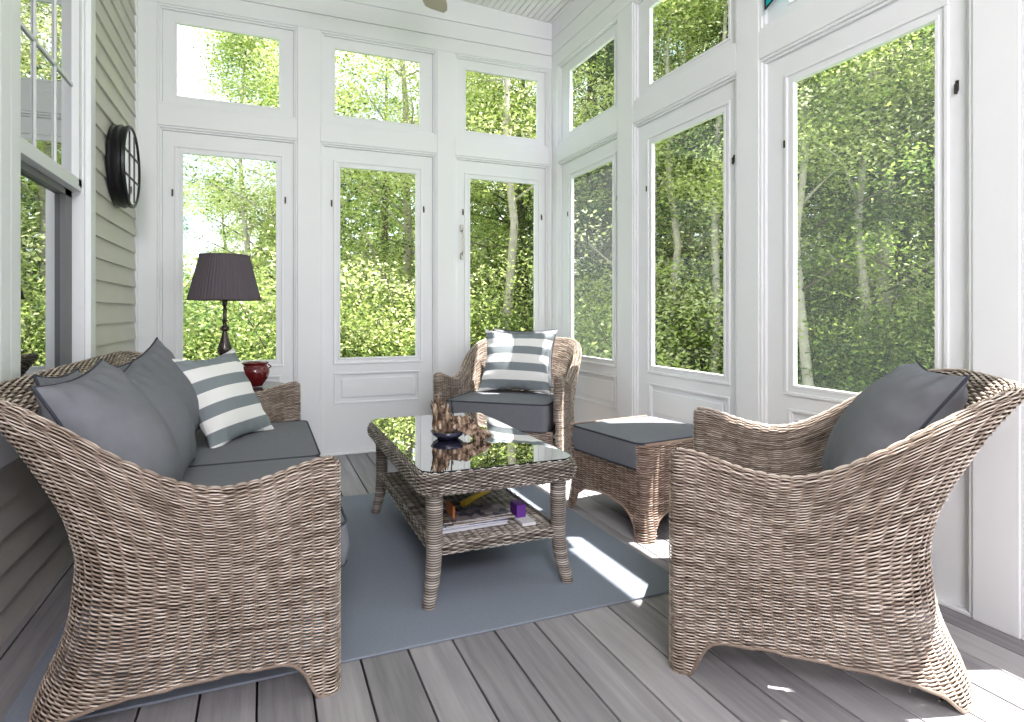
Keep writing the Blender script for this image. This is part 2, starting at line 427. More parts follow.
cs_ = MB(); cs_.box((XL-.01, YB-.02, 0), (XL+.022, YB+.01, 3.70), bevel=.002)
struct(cs_.build('trim_60', M['white']), 'narrow white corner strip between siding and back wall', 'trim')
# rug
rg = MB(); rg.box((-.62, 1.85, .001), (1.50, 3.50, .009), bevel=.003)
tag(rg.build('area_rug', M['rug']), 'flat woven blue-grey area rug under the coffee table and sofa', 'rug')

# ------------------------------------------------------------------ wicker weaving
def normals_of(G, closed):
    du = np.roll(G, -1, 1)-np.roll(G, 1, 1)
    if not closed:
        du[:, 0] = G[:, 1]-G[:, 0]; du[:, -1] = G[:, -1]-G[:, -2]
    dv = np.gradient(G, axis=0)
    Nn = np.cross(du, dv); ln = np.linalg.norm(Nn, axis=2, keepdims=True); Nn = Nn/np.maximum(ln, 1e-9)
    T = dv/np.maximum(np.linalg.norm(dv, axis=2, keepdims=True), 1e-9)
    return Nn, T

def weave(name, G, mask, mat, parent, closed=True, amp=.0034, rad=.0022, spc=4, core=True, Nn=None, core_off=.0045, flip=False, seed=1, core_z=None):
    """G: rows x samples x 3.  mask[r,k] True where the strand segment k..k+1 exists."""
    r_ = np.random.default_rng(seed)
    R, K, _ = G.shape
    N0, T = normals_of(G, closed)
    if Nn is None: Nn = N0
    if flip: Nn = -Nn
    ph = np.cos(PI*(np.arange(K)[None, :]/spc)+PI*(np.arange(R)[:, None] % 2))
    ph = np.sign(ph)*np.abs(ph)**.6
    Cc = G+Nn*(amp*ph)[..., None]
    jit = r_.normal(0, .0004, (R, K, 1)); Cc = Cc+T*jit
    sp = np.linalg.norm(np.gradient(G, axis=0), axis=2, keepdims=True); rt = np.maximum(np.minimum(sp*.50, .0048), rad*.8)
    q = np.stack([Cc+Nn*rad, Cc+T*rt, Cc-Nn*rad*.8, Cc-T*rt], axis=2)       # R,K,4,3
    idx = (np.arange(R)[:, None]*K+np.arange(K)[None, :])
    nxt = np.roll(idx, -1, 1)
    mm = mask.copy()
    if not closed: mm[:, -1] = False
    a = idx[mm]; b = nxt[mm]
    F = np.concatenate([np.stack([a*4+j, b*4+j, b*4+(j+1) % 4, a*4+(j+1) % 4], 1) for j in range(4)])
    V = q.reshape(-1, 3)
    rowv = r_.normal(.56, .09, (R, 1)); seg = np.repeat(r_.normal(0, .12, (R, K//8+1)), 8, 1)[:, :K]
    rnd = rowv+seg+.27*ph  # strands darker where they dip behind: crevice shade put into the colour
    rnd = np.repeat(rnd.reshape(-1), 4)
    midx = np.zeros(len(F), int)
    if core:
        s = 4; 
        CG = G-Nn*core_off  # near-black backing sheet, stands in for shade in the weave gaps
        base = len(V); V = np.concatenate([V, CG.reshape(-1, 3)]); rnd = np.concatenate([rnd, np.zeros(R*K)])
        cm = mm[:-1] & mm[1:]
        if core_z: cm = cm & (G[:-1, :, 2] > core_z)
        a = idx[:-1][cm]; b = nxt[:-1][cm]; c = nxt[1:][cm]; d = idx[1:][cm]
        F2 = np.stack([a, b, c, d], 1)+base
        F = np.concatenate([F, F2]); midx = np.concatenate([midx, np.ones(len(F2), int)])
    used = np.zeros(len(V), bool); used[F.ravel()] = True
    remap = np.cumsum(used)-1
    return mesh_np(name, V[used], remap[F], [mat, M['core']], parent, rnd[used], True, midx)

def interp(x, pts):
    xs = [p[0] for p in pts]; ys = [p[1] for p in pts]
    return np.interp(x, xs, ys)
def smooth_interp(x, pts, s=.03):
    return sum(interp(x+d, pts) for d in (-s, -s/2, 0, s/2, s))/5

PROF_D = [(0, .735), (.05, .71), (.12, .675), (.22, .645), (.38, .632), (.50, .655), (.60, .70), (.73, .765), (.88, .868), (1, .9)]
TOP = [(0, .650), (.05, .645), (.12, .628), (.22, .604), (.34, .590), (.42, .600), (.50, .628), (.60, .690), (.70, .775), (.78, .835), (.86, .858), (1, .862)]

def tub_seat(root, W, mats, corner=.26, pitch=.0044, stake=.038, dscale=1.0, T0=.052, seed=3, inner_cut=True, seat_z=.31):
    """arms and back in one curved woven shell, open to the front (local -y), back towards +y.  W = half outer width"""
    Wm = W-T0/2; D0 = .80*dscale
    # plan mid curve: side, corner, back, corner, side as arc-length samples
    cr = min(corner, Wm-.02)
    segs = []; n = 400
    L1 = D0-cr; L2 = cr*PI/2; L3 = 2*(Wm-cr)
    tot = 2*L1+2*L2+L3
    def mid(l):
        l = np.asarray(l, float); x = np.zeros_like(l); y = np.zeros_like(l); nx = np.zeros_like(l); ny = np.zeros_like(l)
        m = l <= L1; x[m] = Wm; y[m] = l[m]; nx[m] = 1
        m = (l > L1) & (l <= L1+L2); a = (l[m]-L1)/cr; x[m] = Wm-cr+cr*np.cos(a); y[m] = L1+cr*np.sin(a); nx[m] = np.cos(a); ny[m] = np.sin(a)
        m = (l > L1+L2) & (l <= L1+L2+L3); x[m] = Wm-cr-(l[m]-L1-L2); y[m] = D0; ny[m] = 1
        m = (l > L1+L2+L3) & (l <= L1+2*L2+L3); a = (l[m]-L1-L2-L3)/cr; x[m] = -(Wm-cr)-cr*np.sin(a); y[m] = L1+cr*np.cos(a); nx[m] = -np.sin(a); ny[m] = np.cos(a)
        m = l > L1+2*L2+L3; x[m] = -Wm; y[m] = np.maximum(tot-l[m], 0); nx[m] = -1
        return x, y, nx, ny
    per = 4; cells = int(round(tot/stake)); K1 = cells*per
    lo = np.linspace(0, tot, K1+1)
    capn = 8
    al = np.linspace(0, PI, capn+1)[1:-1]
    # loop: outer 0..tot, cap at the far front end, inner tot..0, cap back
    l = np.concatenate([lo, np.full(len(al), tot), lo[::-1], np.zeros(len(al))])
    off = np.concatenate([np.ones(K1+1), np.cos(al), -np.ones(K1+1), -np.cos(al)])
    fwd = np.concatenate([np.zeros(K1+1), np.sin(al), np.zeros(K1+1), np.sin(al)])
    padk = (-len(l)) % 8
    if padk: l = np.concatenate([l, np.zeros(padk)]); off = np.concatenate([off, np.linspace(.97, .995, padk)]); fwd = np.concatenate([fwd, np.full(padk, .1)])
    K = len(l)
    x0, y0, nx, ny = mid(l)
    yf = np.clip(y0/D0, 0, 1)
    S = .620
    nrow = int(S/pitch); s = np.arange(nrow)*pitch
    rimn = 9; al2 = np.linspace(0, PI/2*.97, rimn)
    srow = np.concatenate([s, np.full(rimn, s[-1]+pitch)]); Trow = np.concatenate([np.ones(nrow), np.cos(al2)]); dzr = np.concatenate([np.zeros(nrow), np.sin(al2)*T0*.5])
    R = len(srow)
    ydist = yf*.88
    top = smooth_interp(ydist, TOP)-T0*.5
    bl = np.clip((srow-.22)/(S-.22), 0, 1)
    z = srow[:, None]+(bl**1.3)[:, None]*(top[None, :]-S)+dzr[:, None]
    Dz = smooth_interp(z, PROF_D, .04)*dscale
    flareW = interp(z, [(0, .015), (.15, -.012), (.38, -.035), (.6, -.008), (.9, .055)])
    y = yf[None, :]*(Dz-T0/2)
    xx = x0[None, :]+np.sign(x0)[None, :]*flareW*np.clip(yf, 0, 1)[None, :]**1.2*np.clip(np.abs(x0)/Wm, 0, 1)[None, :]
    # arms swell outwards a little at the top, towards the front leg slightly in
    th = (T0/2)*Trow[:, None]
    X = xx+nx[None, :]*th*off[None, :]; Y = y+ny[None, :]*th*off[None, :]-th*fwd[None, :]
    G = np.stack([X, Y, z], 2)
    # lower edge: feet at the arm fronts and rounded rear corners
    lr = L1+L2*.62; c2 = tot-lr
    def hb(v):
        a = smooth_interp(v, [(-1, 0), (.035, 0), (.055, .03), (.075, .070), (.105, .098), (.15, .110), (.30, .113), (lr-.23, .104), (lr-.14, .080), (lr-.075, .045), (lr-.035, 0), (lr+.035, 0), (lr+.08, .05), (lr+.14, .09), (lr+.22, .11), (tot/2+.2, .115)], .008)
        return a
    H = np.maximum(hb(np.minimum(l, tot-l)), 0)
    mask = z >= H[None, :]
    outer = off > -.5
    if inner_cut: mask &= ~((~outer)[None, :] & (z > .105) & (z < seat_z+.055))
    LH = .10
    Nn = normals_of(G, True)[0]
    # rim normals: derive from ring centre
    body = mask & (z >= LH)
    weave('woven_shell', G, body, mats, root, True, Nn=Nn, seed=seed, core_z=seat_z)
    lm = np.minimum(l, tot-l)
    nlow = int((LH+.012)/pitch)
    for sgn in (1, -1):
        for rear in (0, 1):
            sel = (lm > lr-.25) if rear else (lm < .2)
            side = (l < tot/2) if sgn > 0 else (l >= tot/2)
            mk = mask & (z < LH+.003) & sel[None, :] & side[None, :]
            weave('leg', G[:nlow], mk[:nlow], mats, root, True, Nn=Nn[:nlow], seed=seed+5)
    # braided lower edge
    e = MB(); K1p = K1+1
    pts = []
    for kk in range(0, K1p, 2):
        zz = H[kk]; r = int(np.argmin(np.abs(z[:, kk]-zz)))
        pts.append(G[r, kk]+np.array([nx[kk], ny[kk], 0])*.001)
    e.cur = .42; e.tube(pts, .0055, 6)
    e.build('edge_braid', mats, root, smooth=True)
    return dict(Wm=Wm, T0=T0)

def panel_weave(name, x0, x1, yfun, zlo, zhi, mats, root, pitch=.0055, stake=.03, seed=9):
    """flat woven panel facing -y, lower edge zlo(x)"""
    n = int((x1-x0)/stake)*4; xs = np.linspace(x0, x1, n); zs = np.arange(0, zhi, pitch)
    X, Z = np.meshgrid(xs, zs); Y = yfun(X, Z)
    G = np.stack([X, Y, Z], 2); mask = Z >= zlo(X)
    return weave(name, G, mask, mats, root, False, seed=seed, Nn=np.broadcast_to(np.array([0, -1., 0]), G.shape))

def seat_base(root, Wi, depth, mats, zt=.30, seed=11):
    panel_weave('seat_apron', -Wi, Wi, lambda X, Z: np.full_like(X, -.005), lambda X: .115+.02*np.clip(1-np.abs(Wi-np.abs(X))/.1, 0, 1)*0, zt, mats, root, seed=seed)
    b = MB(); b.box((-Wi, 0.003, zt-.018), (Wi, depth, zt), bevel=.004); b.box((-Wi+.16, depth-.01, zt-.018), (Wi-.16, .565, zt-.001), bevel=.003); b.build('seat_deck', M['core'], root)
    e = MB(); e.cur = .6; e.tube([(-Wi, -.008, .115), (0, -.008, .115), (Wi, -.008, .115)], .007, 6); e.tube([(-Wi, -.006, zt), (Wi, -.006, zt)], .007, 6)
    e.build('edge_braid', mats, root, smooth=True)

def add_parts(root, objs):
    for o in objs: o.parent = root

# ---- cushions
def pillow(name, w, h, t, mat, label, group=None, cat='pillow', seed=0, wr=.009, pipe=M['piping'], ear=.10):
    n = 48; r_ = np.random.default_rng(seed)
    g = np.linspace(-1, 1, n); g = np.sign(g)*(1-(1-np.abs(g))**1.35)
    U, Vv = np.meshgrid(g, g)
    X = w/2*U*(1-ear*(1-Vv**2)); Y = h/2*Vv*(1-ear*(1-U**2))
    e = np.clip((1-U**2)*(1-Vv**2), 0, 1)
    Z = t/2*(e**.5)*(1-.12*np.exp(-((U)**2+(Vv-.9)**2)*6))
    ph = r_.uniform(0, 6, 8)
    edge = np.clip(1-e**.5*1.15, 0, 1)*np.clip(e*14, 0, 1)
    W1 = np.sin(U*17+ph[0]+2*np.sin(Vv*3+ph[1]))*np.clip(np.abs(Vv)*1.6-.6, 0, 1)+np.sin(Vv*15+ph[2]+2*np.sin(U*3+ph[3]))*np.clip(np.abs(U)*1.6-.6, 0, 1)
    big = np.sin(U*2.5+ph[4])*np.sin(Vv*2.1+ph[5])*.012*e
    Zf = Z+wr*W1*edge+big; Zb = -Z+wr*np.roll(W1, 3, 1)*edge
    A = np.stack([X, Y, Zf], 2).reshape(-1, 3); B = np.stack([X, Y, Zb], 2).reshape(-1, 3)
    idx = np.arange(n*n).reshape(n, n)
    a, b, c, d = idx[:-1, :-1].ravel(), idx[:-1, 1:].ravel(), idx[1:, 1:].ravel(), idx[1:, :-1].ravel()
    F = np.concatenate([np.stack([a, b, c, d], 1), np.stack([d, c, b, a], 1)+n*n])
    root = empty(name, label=label, cat=cat, group=group)
    o = mesh_np('cover', np.concatenate([A, B]), F, mat, root)
    if pipe is not None:
        bd = list(idx[0, :])+list(idx[1:, -1])+list(idx[-1, -2::-1])+list(idx[-2:0:-1, 0])
        m = MB(); m.tube([A[i] for i in bd], .0045, 6, closed=True); m.build('piping', pipe, root, smooth=True)
    return root

def place(o, centre, normal, up, roll=0):
    """local z -> normal (front face), local y -> up"""
    n = Vector(normal).normalized(); u = Vector(up); x = u.cross(n).normalized(); u = n.cross(x)
    Mx = Matrix((x, u, n)).transposed().to_4x4()
    Mx = Matrix.Translation(centre) @ Mx @ Matrix.Rotation(roll, 4, 'Z')
    o.matrix_world = Mx
    o.location = Mx.to_translation(); o.rotation_euler = Mx.to_euler()

def box_cushion(name, w, d, h, label, group=None, cat='cushion', crown=.012, rb=(.035, .035)):
    """origin at the centre of its base; x width, y depth"""
    root = empty(name, label=label, cat=cat, group=group)
    n = 24; g = np.linspace(-1, 1, n); U, Vv = np.meshgrid(g, g)
    def rr(U, Vv, w, d, rad0):
        X = U*w/2; Y = Vv*d/2
        rad = np.where(Y > 0, np.where(X > 0, rb[0], rb[1]), rad0)
        m = (np.abs(X) > w/2-rad) & (np.abs(Y) > d/2-rad)
        cx = np.sign(X)*(w/2-rad); cy = np.sign(Y)*(d/2-rad)
        dx = X-cx; dy = Y-cy; mx = np.maximum(np.abs(dx), np.abs(dy)); ln = np.hypot(dx, dy)+1e-9
        X = np.where(m, cx+dx/ln*mx, X); Y = np.where(m, cy+dy/ln*mx, Y)
        return X, Y
    g2 = np.concatenate([[-1], np.linspace(-1+2*.035/w, 1-2*.035/w, n-2), [1]]); U, Vv = np.meshgrid(g2, g2)
    X, Y = rr(U, Vv, w, d, .035)
    Zt = h+crown*((1-U**2)*(1-Vv**2))**.4; Zb = np.zeros_like(Zt)
    idx = np.arange(n*n).reshape(n, n)
    a, b, c, e = idx[:-1, :-1].ravel(), idx[:-1, 1:].ravel(), idx[1:, 1:].ravel(), idx[1:, :-1].ravel()
    bd = np.array(list(idx[0, :])+list(idx[1:, -1])+list(idx[-1, -2::-1])+list(idx[-2:0:-1, 0]))
    top = np.stack([X, Y, Zt], 2).reshape(-1, 3); bot = np.stack([X, Y, Zb], 2).reshape(-1, 3)
    midr = top[bd].copy(); midr[:, 2] = h*.5; midr[:, :2] *= 1+np.array([[.010/w*2, .010/d*2]])
    V = np.concatenate([top, bot, midr]); o1 = n*n; o2 = 2*n*n; nb = len(bd); k = np.arange(nb); k2 = (k+1) % nb
    F = np.concatenate([np.stack([a, b, c, e], 1), np.stack([e, c, b, a], 1)+o1,
                        np.stack([bd[k], o2+k, o2+k2, bd[k2]], 1), np.stack([o2+k, o1+bd[k], o1+bd[k2], o2+k2], 1)])
    mo = mesh_np('cover', V, F, M['fabric'], root); 
    mo.data.set_sharp_from_angle(angle=math.radians(50))
    m = MB(); m.tube([top[i]+np.array([0, 0, -.001]) for i in bd], .0048, 6, closed=True); m.tube([bot[i]+np.array([0, 0, .003]) for i in bd], .0045, 6, closed=True)
    m.build('piping', M['piping'], root, smooth=True)
    return root

# ------------------------------------------------------------------ sofa
sofa = empty('wicker_sofa', (.168, 2.715, 0), PI/2, label='long woven wicker sofa with curved back below the house window', cat='sofa')
tub_seat(sofa, 1.0, M['wicker'], corner=.27, dscale=1.02)
seat_base(sofa, .945, .40, M['wicker'], zt=.305)
for nm, yc, w, lab in (('seat_cushion', 2.255, .90, 'dark grey piped seat cushion on the near half of the sofa'), ('seat_cushion', 3.165, .90, 'dark grey piped seat cushion on the far half of the sofa')):
    c = box_cushion(nm, w, .60, .125, lab, rb=(.035, .20) if yc < 2.5 else (.20, .035)); c.location = (-.075, yc, .306); c.rotation_euler = (0, 0, PI/2)
def sofa_pillow(y, x, lean, label, roll=0, w=.47, h=.46, mat='fabric', zc=.60, t=.19, yaw=0, seed=0, group='grey throw pillows along the sofa back', pipe=M['piping'], ear=.10):
    p = pillow('throw_pillow', w, h, t, M[mat], label, group, seed=seed, pipe=pipe, ear=ear)
    n = Vector((math.cos(lean)*math.cos(yaw), math.cos(lean)*math.sin(yaw), math.sin(lean)))
    place(p, (x, y, zc), n, (-math.sin(lean), 0, math.cos(lean)), roll)
    return p
sofa_pillow(2.09, -.40, .46, 'dark grey pillow nearest the viewer in the sofa corner', roll=.02, seed=1, yaw=-.16, zc=.655, t=.25, w=.45, h=.50)
sofa_pillow(2.36, -.56, .30, 'dark grey pillow mostly hidden behind the nearest sofa pillow', roll=-.04, seed=5, zc=.665, t=.11, w=.42, h=.40)
sofa_pillow(2.54, -.39, .46, 'dark grey pillow second from the viewer on the sofa', roll=.05, seed=2, yaw=-.12, zc=.63, w=.49, h=.47, t=.24)
sofa_pillow(3.04, -.41, .36, 'dark grey pillow on the sofa just behind the striped one', roll=.13, seed=3, yaw=-.22, zc=.66, w=.50, h=.48, t=.22)
sofa_pillow(3.24, -.18, .50, 'grey and white striped pillow at the far end of the sofa', roll=-.24, seed=4, mat='stripes', group=None, yaw=-.60, zc=.635, w=.49, h=.50, t=.17, pipe=None, ear=.18)

# ------------------------------------------------------------------ armchairs
def make_chair(label, loc, rz, wick):
    ch = empty('wicker_armchair', loc, rz, label=label, cat='armchair', group='matching wicker armchairs')
    tub_seat(ch, .437, wick, corner=.27, seed=21, dscale=1.07, seat_z=.30)
    seat_base(ch, .378, .34, wick, zt=.290)
    return ch
b2 = Vector((.72, -.694, 0)).normalized()
ch2 = make_chair('wicker armchair in the right foreground seen from its side', (1.420, 1.748, 0), math.atan2(-b2.x, b2.y), M['wicker'])
b3 = Vector((.64, .77, 0)).normalized()
ch3 = copy_tree(ch2); ch3.location = (1.385, 3.63, 0); ch3.rotation_euler = (0, 0, math.atan2(-b3.x, b3.y))
ch3['label'] = 'wicker armchair in the far corner facing the coffee table'
for ch, b, lab in ((ch2, b2, 'dark grey piped seat cushion inside the foreground armchair'), (ch3, b3, 'dark grey piped seat cushion inside the corner armchair')):
    c = box_cushion('seat_cushion', .69, .60, .175 if ch is ch3 else .10, lab, rb=(.22, .22)); c.location = Vector(ch.location)+b*.275+Vector((0, 0, .291)); c.rotation_euler = ch.rotation_euler
def chair_pillow(ch, b, back, side, z, lean, label, mat='fabric', roll=0, w=.46, h=.46, t=.2, seed=0, group=None, yaw=0, pipe=M['piping'], wr=.006, ear=.10):
    p = pillow('throw_pillow', w, h, t, M[mat], label, group, seed=seed, pipe=pipe, wr=wr, ear=ear)
    f = -b; sx = Vector((b.y, -b.x, 0))
    f = (Matrix.Rotation(yaw, 3, 'Z') @ f)
    n = f*math.cos(lean)+Vector((0, 0, math.sin(lean))); up = -f*math.sin(lean)+Vector((0, 0, math.cos(lean)))
    place(p, Vector(ch.location)+b*back+sx*side+Vector((0, 0, z)), n, up, roll); return p
chair_pillow(ch2, b2, .60, 0, .66, .60, 'plump dark grey pillow leaning in the foreground armchair', seed=11, t=.25, w=.54, h=.52, wr=.014)
chair_pillow(ch3, b3, .60, .0, .715, .35, 'dark grey pillow behind the striped pillow in the corner armchair', seed=12, t=.12, w=.50, h=.44)
chair_pillow(ch3, b3, .47, 0, .695, .38, 'grey and white striped pillow in the corner armchair', mat='stripes', seed=13, t=.18, w=.56, h=.49, pipe=None, ear=.17, wr=.014)

# ------------------------------------------------------------------ ottoman
def rounded_loop(w, d, rad, n):
    per = 2*(w-2*rad)+2*(d-2*rad)+2*PI*rad; out = []; nn = []
    for k in range(n):
        s = per*k/n
        segs = [(w-2*rad, (-w/2+rad, -d/2), (1, 0), (0, -1)), (PI/2*rad, (w/2-rad, -d/2+rad), None, -PI/2), (d-2*rad, (w/2, -d/2+rad), (0, 1), (1, 0)), (PI/2*rad, (w/2-rad, d/2-rad), None, 0),
                (w-2*rad, (w/2-rad, d/2), (-1, 0), (0, 1)), (PI/2*rad, (-w/2+rad, d/2-rad), None, PI/2), (d-2*rad, (-w/2, d/2-rad), (0, -1), (-1, 0)), (PI/2*rad, (-w/2+rad, -d/2+rad), None, PI)]
        for L_, p, dr, nr in segs:
            if s <= L_:
                if dr: out.append((p[0]+dr[0]*s, p[1]+dr[1]*s)); nn.append(nr)
                else: a = nr+s/rad; out.append((p[0]+rad*math.cos(a), p[1]+rad*math.sin(a))); nn.append((math.cos(a), math.sin(a)))
                break
            s -= L_
        else: out.append(out[0]); nn.append(nn[0])
    return np.array(out), np.array(nn)

ott = empty('wicker_ottoman', (1.838, 2.625, 0), math.radians(7), label='square wicker ottoman with grey cushion between the two armchairs', cat='ottoman')
OW, OD = .56, .60
nk = int((2*(OW+OD))/.035)*4; nk -= nk % 8
P, Nr = rounded_loop(OW, OD, .035, nk)
zs = np.arange(0, .436, .0055)
flare = interp(zs, [(0, .022), (.06, .008), (.14, -.004), (.30, 0), (.44, .006)])
G = np.stack([P[None, :, 0]+Nr[None, :, 0]*flare[:, None], P[None, :, 1]+Nr[None, :, 1]*flare[:, None], np.broadcast_to(zs[:, None], (len(zs), nk))], 2)
adx = OW/2-np.abs(P[:, 0]); ady = OD/2-np.abs(P[:, 1]); dc = np.maximum(adx, ady)      # distance from nearest corner
lowH = smooth_interp(dc, [(0, 0), (.045, 0), (.055, .035), (.07, .075), (.10, .105), (.15, .135), (.25, .15), (.4, .152)], .008)
topH = np.where((adx < .02) & (ady > .05), .318, .436)
Z = G[..., 2]; maskO = (Z >= lowH[None, :]) & (Z <= topH[None, :])
NO = np.broadcast_to(np.stack([Nr[:, 0], Nr[:, 1], 0*Nr[:, 0]], 1)[None], G.shape)
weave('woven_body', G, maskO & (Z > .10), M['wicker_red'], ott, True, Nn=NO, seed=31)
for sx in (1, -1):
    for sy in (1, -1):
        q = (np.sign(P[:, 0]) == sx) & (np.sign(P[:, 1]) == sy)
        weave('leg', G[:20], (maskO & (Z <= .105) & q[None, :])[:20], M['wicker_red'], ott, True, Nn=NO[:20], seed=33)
for sx in (1, -1):
    lg = MB(); lg.box((-OW/2+.045, sx*(OD/2-.022)-.010, .20), (OW/2-.045, sx*(OD/2-.022)+.010, .432)); lg.build('side_board', M['core'], ott)
e = MB(); e.cur = .62
for sy in (1, -1):
    e.tube([(-OW/2+.01, sy*(OD/2-.005), .438), (OW/2-.01, sy*(OD/2-.005), .438)], .010, 8)
pts = [(P[k, 0]+Nr[k, 0]*.005, P[k, 1]+Nr[k, 1]*.005, float(lowH[k])) for k in range(0, nk, 1)]
e.tube(pts, .0055, 6, closed=True)
e.build('edge_braid', M['wicker_red'], ott, smooth=True)
d = MB(); d.box((-OW/2+.01, -OD/2+.02, .27), (OW/2-.01, OD/2-.02, .318)); d.build('seat_deck', M['core'], ott)
oc = box_cushion('ottoman_cushion', .565, .545, .125, 'dark grey piped cushion on top of the ottoman', crown=.016)
oc.location = (1.838, 2.625, .319); oc.rotation_euler = (0, 0, math.radians(7))

# ------------------------------------------------------------------ coffee table
tb = empty('coffee_table', (.810, 2.610, 0), 0, label='rectangular wicker coffee table with glass top and lower shelf', cat='table')
TW, TD = .63, 1.17
nk = int((2*(TW+TD))/.023)*4; nk -= nk % 8
P, Nr = rounded_loop(TW, TD, .075, nk)
al = np.linspace(-1.35, 1.45, 19)
rows = [(-.022+.024*math.cos(a), .446+.038*math.sin(a)) for a in al]
G = np.array([[(P[k, 0]+Nr[k, 0]*o, P[k, 1]+Nr[k, 1]*o, z) for k in range(nk)] for o, z in rows])
NT = np.array([[(Nr[k, 0]*math.cos(a), Nr[k, 1]*math.cos(a), math.sin(a)) for k in range(nk)] for a in al])
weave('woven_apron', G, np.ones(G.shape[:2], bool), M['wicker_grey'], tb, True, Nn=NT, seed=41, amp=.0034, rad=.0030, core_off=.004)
tp = MB(); tp.box((-TW/2+.03, -TD/2+.03, .462), (TW/2-.03, TD/2-.03, .472)); tp.build('woven_tray', simple('tray_weave', (.10, .085, .072), .8, noise=.5, nscale=120, bump=.8, bscale=150), tb)
def slab(name, w, d, rad, z0, z1, mat, parent, n=96):
    Pq, Nq = rounded_loop(w, d, rad, n); m = MB(); top = [m.bm.verts.new((p[0], p[1], z1)) for p in Pq]; bot = [m.bm.verts.new((p[0], p[1], z0)) for p in Pq]
    m.bm.faces.new(top); m.bm.faces.new(bot[::-1]).material_index = 0
    for k in range(n): m.bm.faces.new((top[k], bot[k], bot[(k+1) % n], top[(k+1) % n])).material_index = 1
    return m.build(name, mat, parent)
slab('glass_top', TW-.028, TD-.028, .065, .4855, .4915, [M['tabletop'], simple('glass_edge', (.008, .015, .016), .15)], tb)
def wrapped_leg(parent, sx, sy):
    zs = np.linspace(.009, .43, 150); r_ = np.random.default_rng(5)
    cxy = interp(zs, [(0, .030), (.03, .024), (.10, .008), (.20, 0), (.43, 0)]); cxy = np.convolve(np.pad(cxy, 8, 'edge'), np.ones(17)/17, 'valid')
    rad = interp(zs, [(0, .021), (.03, .021), (.12, .024), (.30, .027), (.43, .028)])
    ring = rad*(1+.15*((np.arange(150) % 3) > 0))
    n = 20; an = np.arange(n)*2*PI/n
    X = sx*(TW/2-.068)+sx*cxy[:, None]+ring[:, None]*np.cos(an); Y = sy*(TD/2-.068)+sy*cxy[:, None]+ring[:, None]*np.sin(an)
    V = np.stack([X, Y, np.broadcast_to(zs[:, None], X.shape)], 2).reshape(-1, 3)
    idx = np.arange(150*n).reshape(150, n); a = idx[:-1].ravel(); b = np.roll(idx, -1, 1)[:-1].ravel(); c = np.roll(idx, -1, 1)[1:].ravel(); d = idx[1:].ravel()
    base = np.repeat(np.repeat(r_.normal(.72, .1, 50), 3), n)
    dark = np.tile(np.repeat([-.72, .12, .12], n), 50)
    mesh_np('leg', V, np.stack([a, b, c, d], 1), M['wicker_grey'], parent, base+dark)
for sx in (1, -1):
    for sy in (1, -1): wrapped_leg(tb, sx, sy)
# shelf
SW, SD = TW-.11, TD-.11
nk = int((2*(SW+SD))/.03)*4; nk -= nk % 8
P2, Nr2 = rounded_loop(SW, SD, .02, nk); al = np.linspace(-1.4, 1.4, 8)
G = np.array([[(P2[k, 0]+Nr2[k, 0]*(-.012+.014*math.cos(a)), P2[k, 1]+Nr2[k, 1]*(-.012+.014*math.cos(a)), .198+.017*math.sin(a)) for k in range(nk)] for a in al])
NT = np.array([[(Nr2[k, 0]*math.cos(a), Nr2[k, 1]*math.cos(a), math.sin(a)) for k in range(nk)] for a in al])
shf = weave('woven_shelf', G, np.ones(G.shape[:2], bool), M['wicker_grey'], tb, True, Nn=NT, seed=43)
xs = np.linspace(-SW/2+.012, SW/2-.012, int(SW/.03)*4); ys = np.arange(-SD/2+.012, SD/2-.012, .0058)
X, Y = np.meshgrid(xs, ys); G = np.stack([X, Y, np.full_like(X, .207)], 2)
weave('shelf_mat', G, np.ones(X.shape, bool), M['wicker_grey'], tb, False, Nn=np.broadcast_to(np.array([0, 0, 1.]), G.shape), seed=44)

# driftwood on the table
def blob_tube(mb, pts, rads, n=16, rough=.34, seed=0):
    r_ = random.Random(seed); P0 = [Vector(p) for p in pts]; pts = []; rr0 = []
    for i in range(len(P0)-1):
        for u in (0, .2, .4, .6, .8): pts.append(P0[i].lerp(P0[i+1], u)+Vector([r_.uniform(-.002, .002) for _ in range(3)])); rr0.append((rads[i]*(1-u)+rads[i+1]*u)*r_.uniform(.86, 1.12))
    pts.append(P0[-1]); rr0.append(rads[-1]); rads = rr0; m = len(pts)
    ph = [r_.uniform(0, 6) for _ in range(6)]; rings = []
    for i, p in enumerate(pts):
        t = (pts[min(i+1, m-1)]-pts[max(i-1, 0)]).normalized(); a = t.cross(Vector((.3, .9, .2))).normalized(); b = a.cross(t)
        ring = []
        for k in range(n):
            an = 2*PI*k/n
            rr = rads[i]*(1+rough*math.sin(3*an+ph[0]+i*.2)+rough*.7*math.sin(5*an+ph[1]-i*.3)+rough*.9*r_.uniform(-1, 1))
            ring.append(mb.bm.verts.new(p+(a*math.cos(an)+b*math.sin(an)*.75)*rr))
        rings.append(ring)
    for A, B in zip(rings, rings[1:]):
        for k in range(n): mb.bm.faces.new((A[k], A[(k+1) % n], B[(k+1) % n], B[k]))
    mb.bm.faces.new(rings[0][::-1]); mb.bm.faces.new(rings[-1])
TZ = .4915
dx, dy = .765, 2.56
dw = empty('driftwood_sculpture', (dx, dy, TZ), 0, label='gnarled brown driftwood piece standing on the glass table top', cat='driftwood')
m = MB()
blob_tube(m, [(-.02, .03, .030), (-.03, .03, .055), (-.032, .035, .09), (-.034, .04, .125), (-.045, .04, .15), (-.055, .045, .175)], [.034, .036, .030, .022, .012, .003], seed=3)
blob_tube(m, [(-.005, .05, .04), (-.012, .05, .08), (-.018, .055, .12), (-.02, .06, .155)], [.026, .024, .013, .003], seed=4)
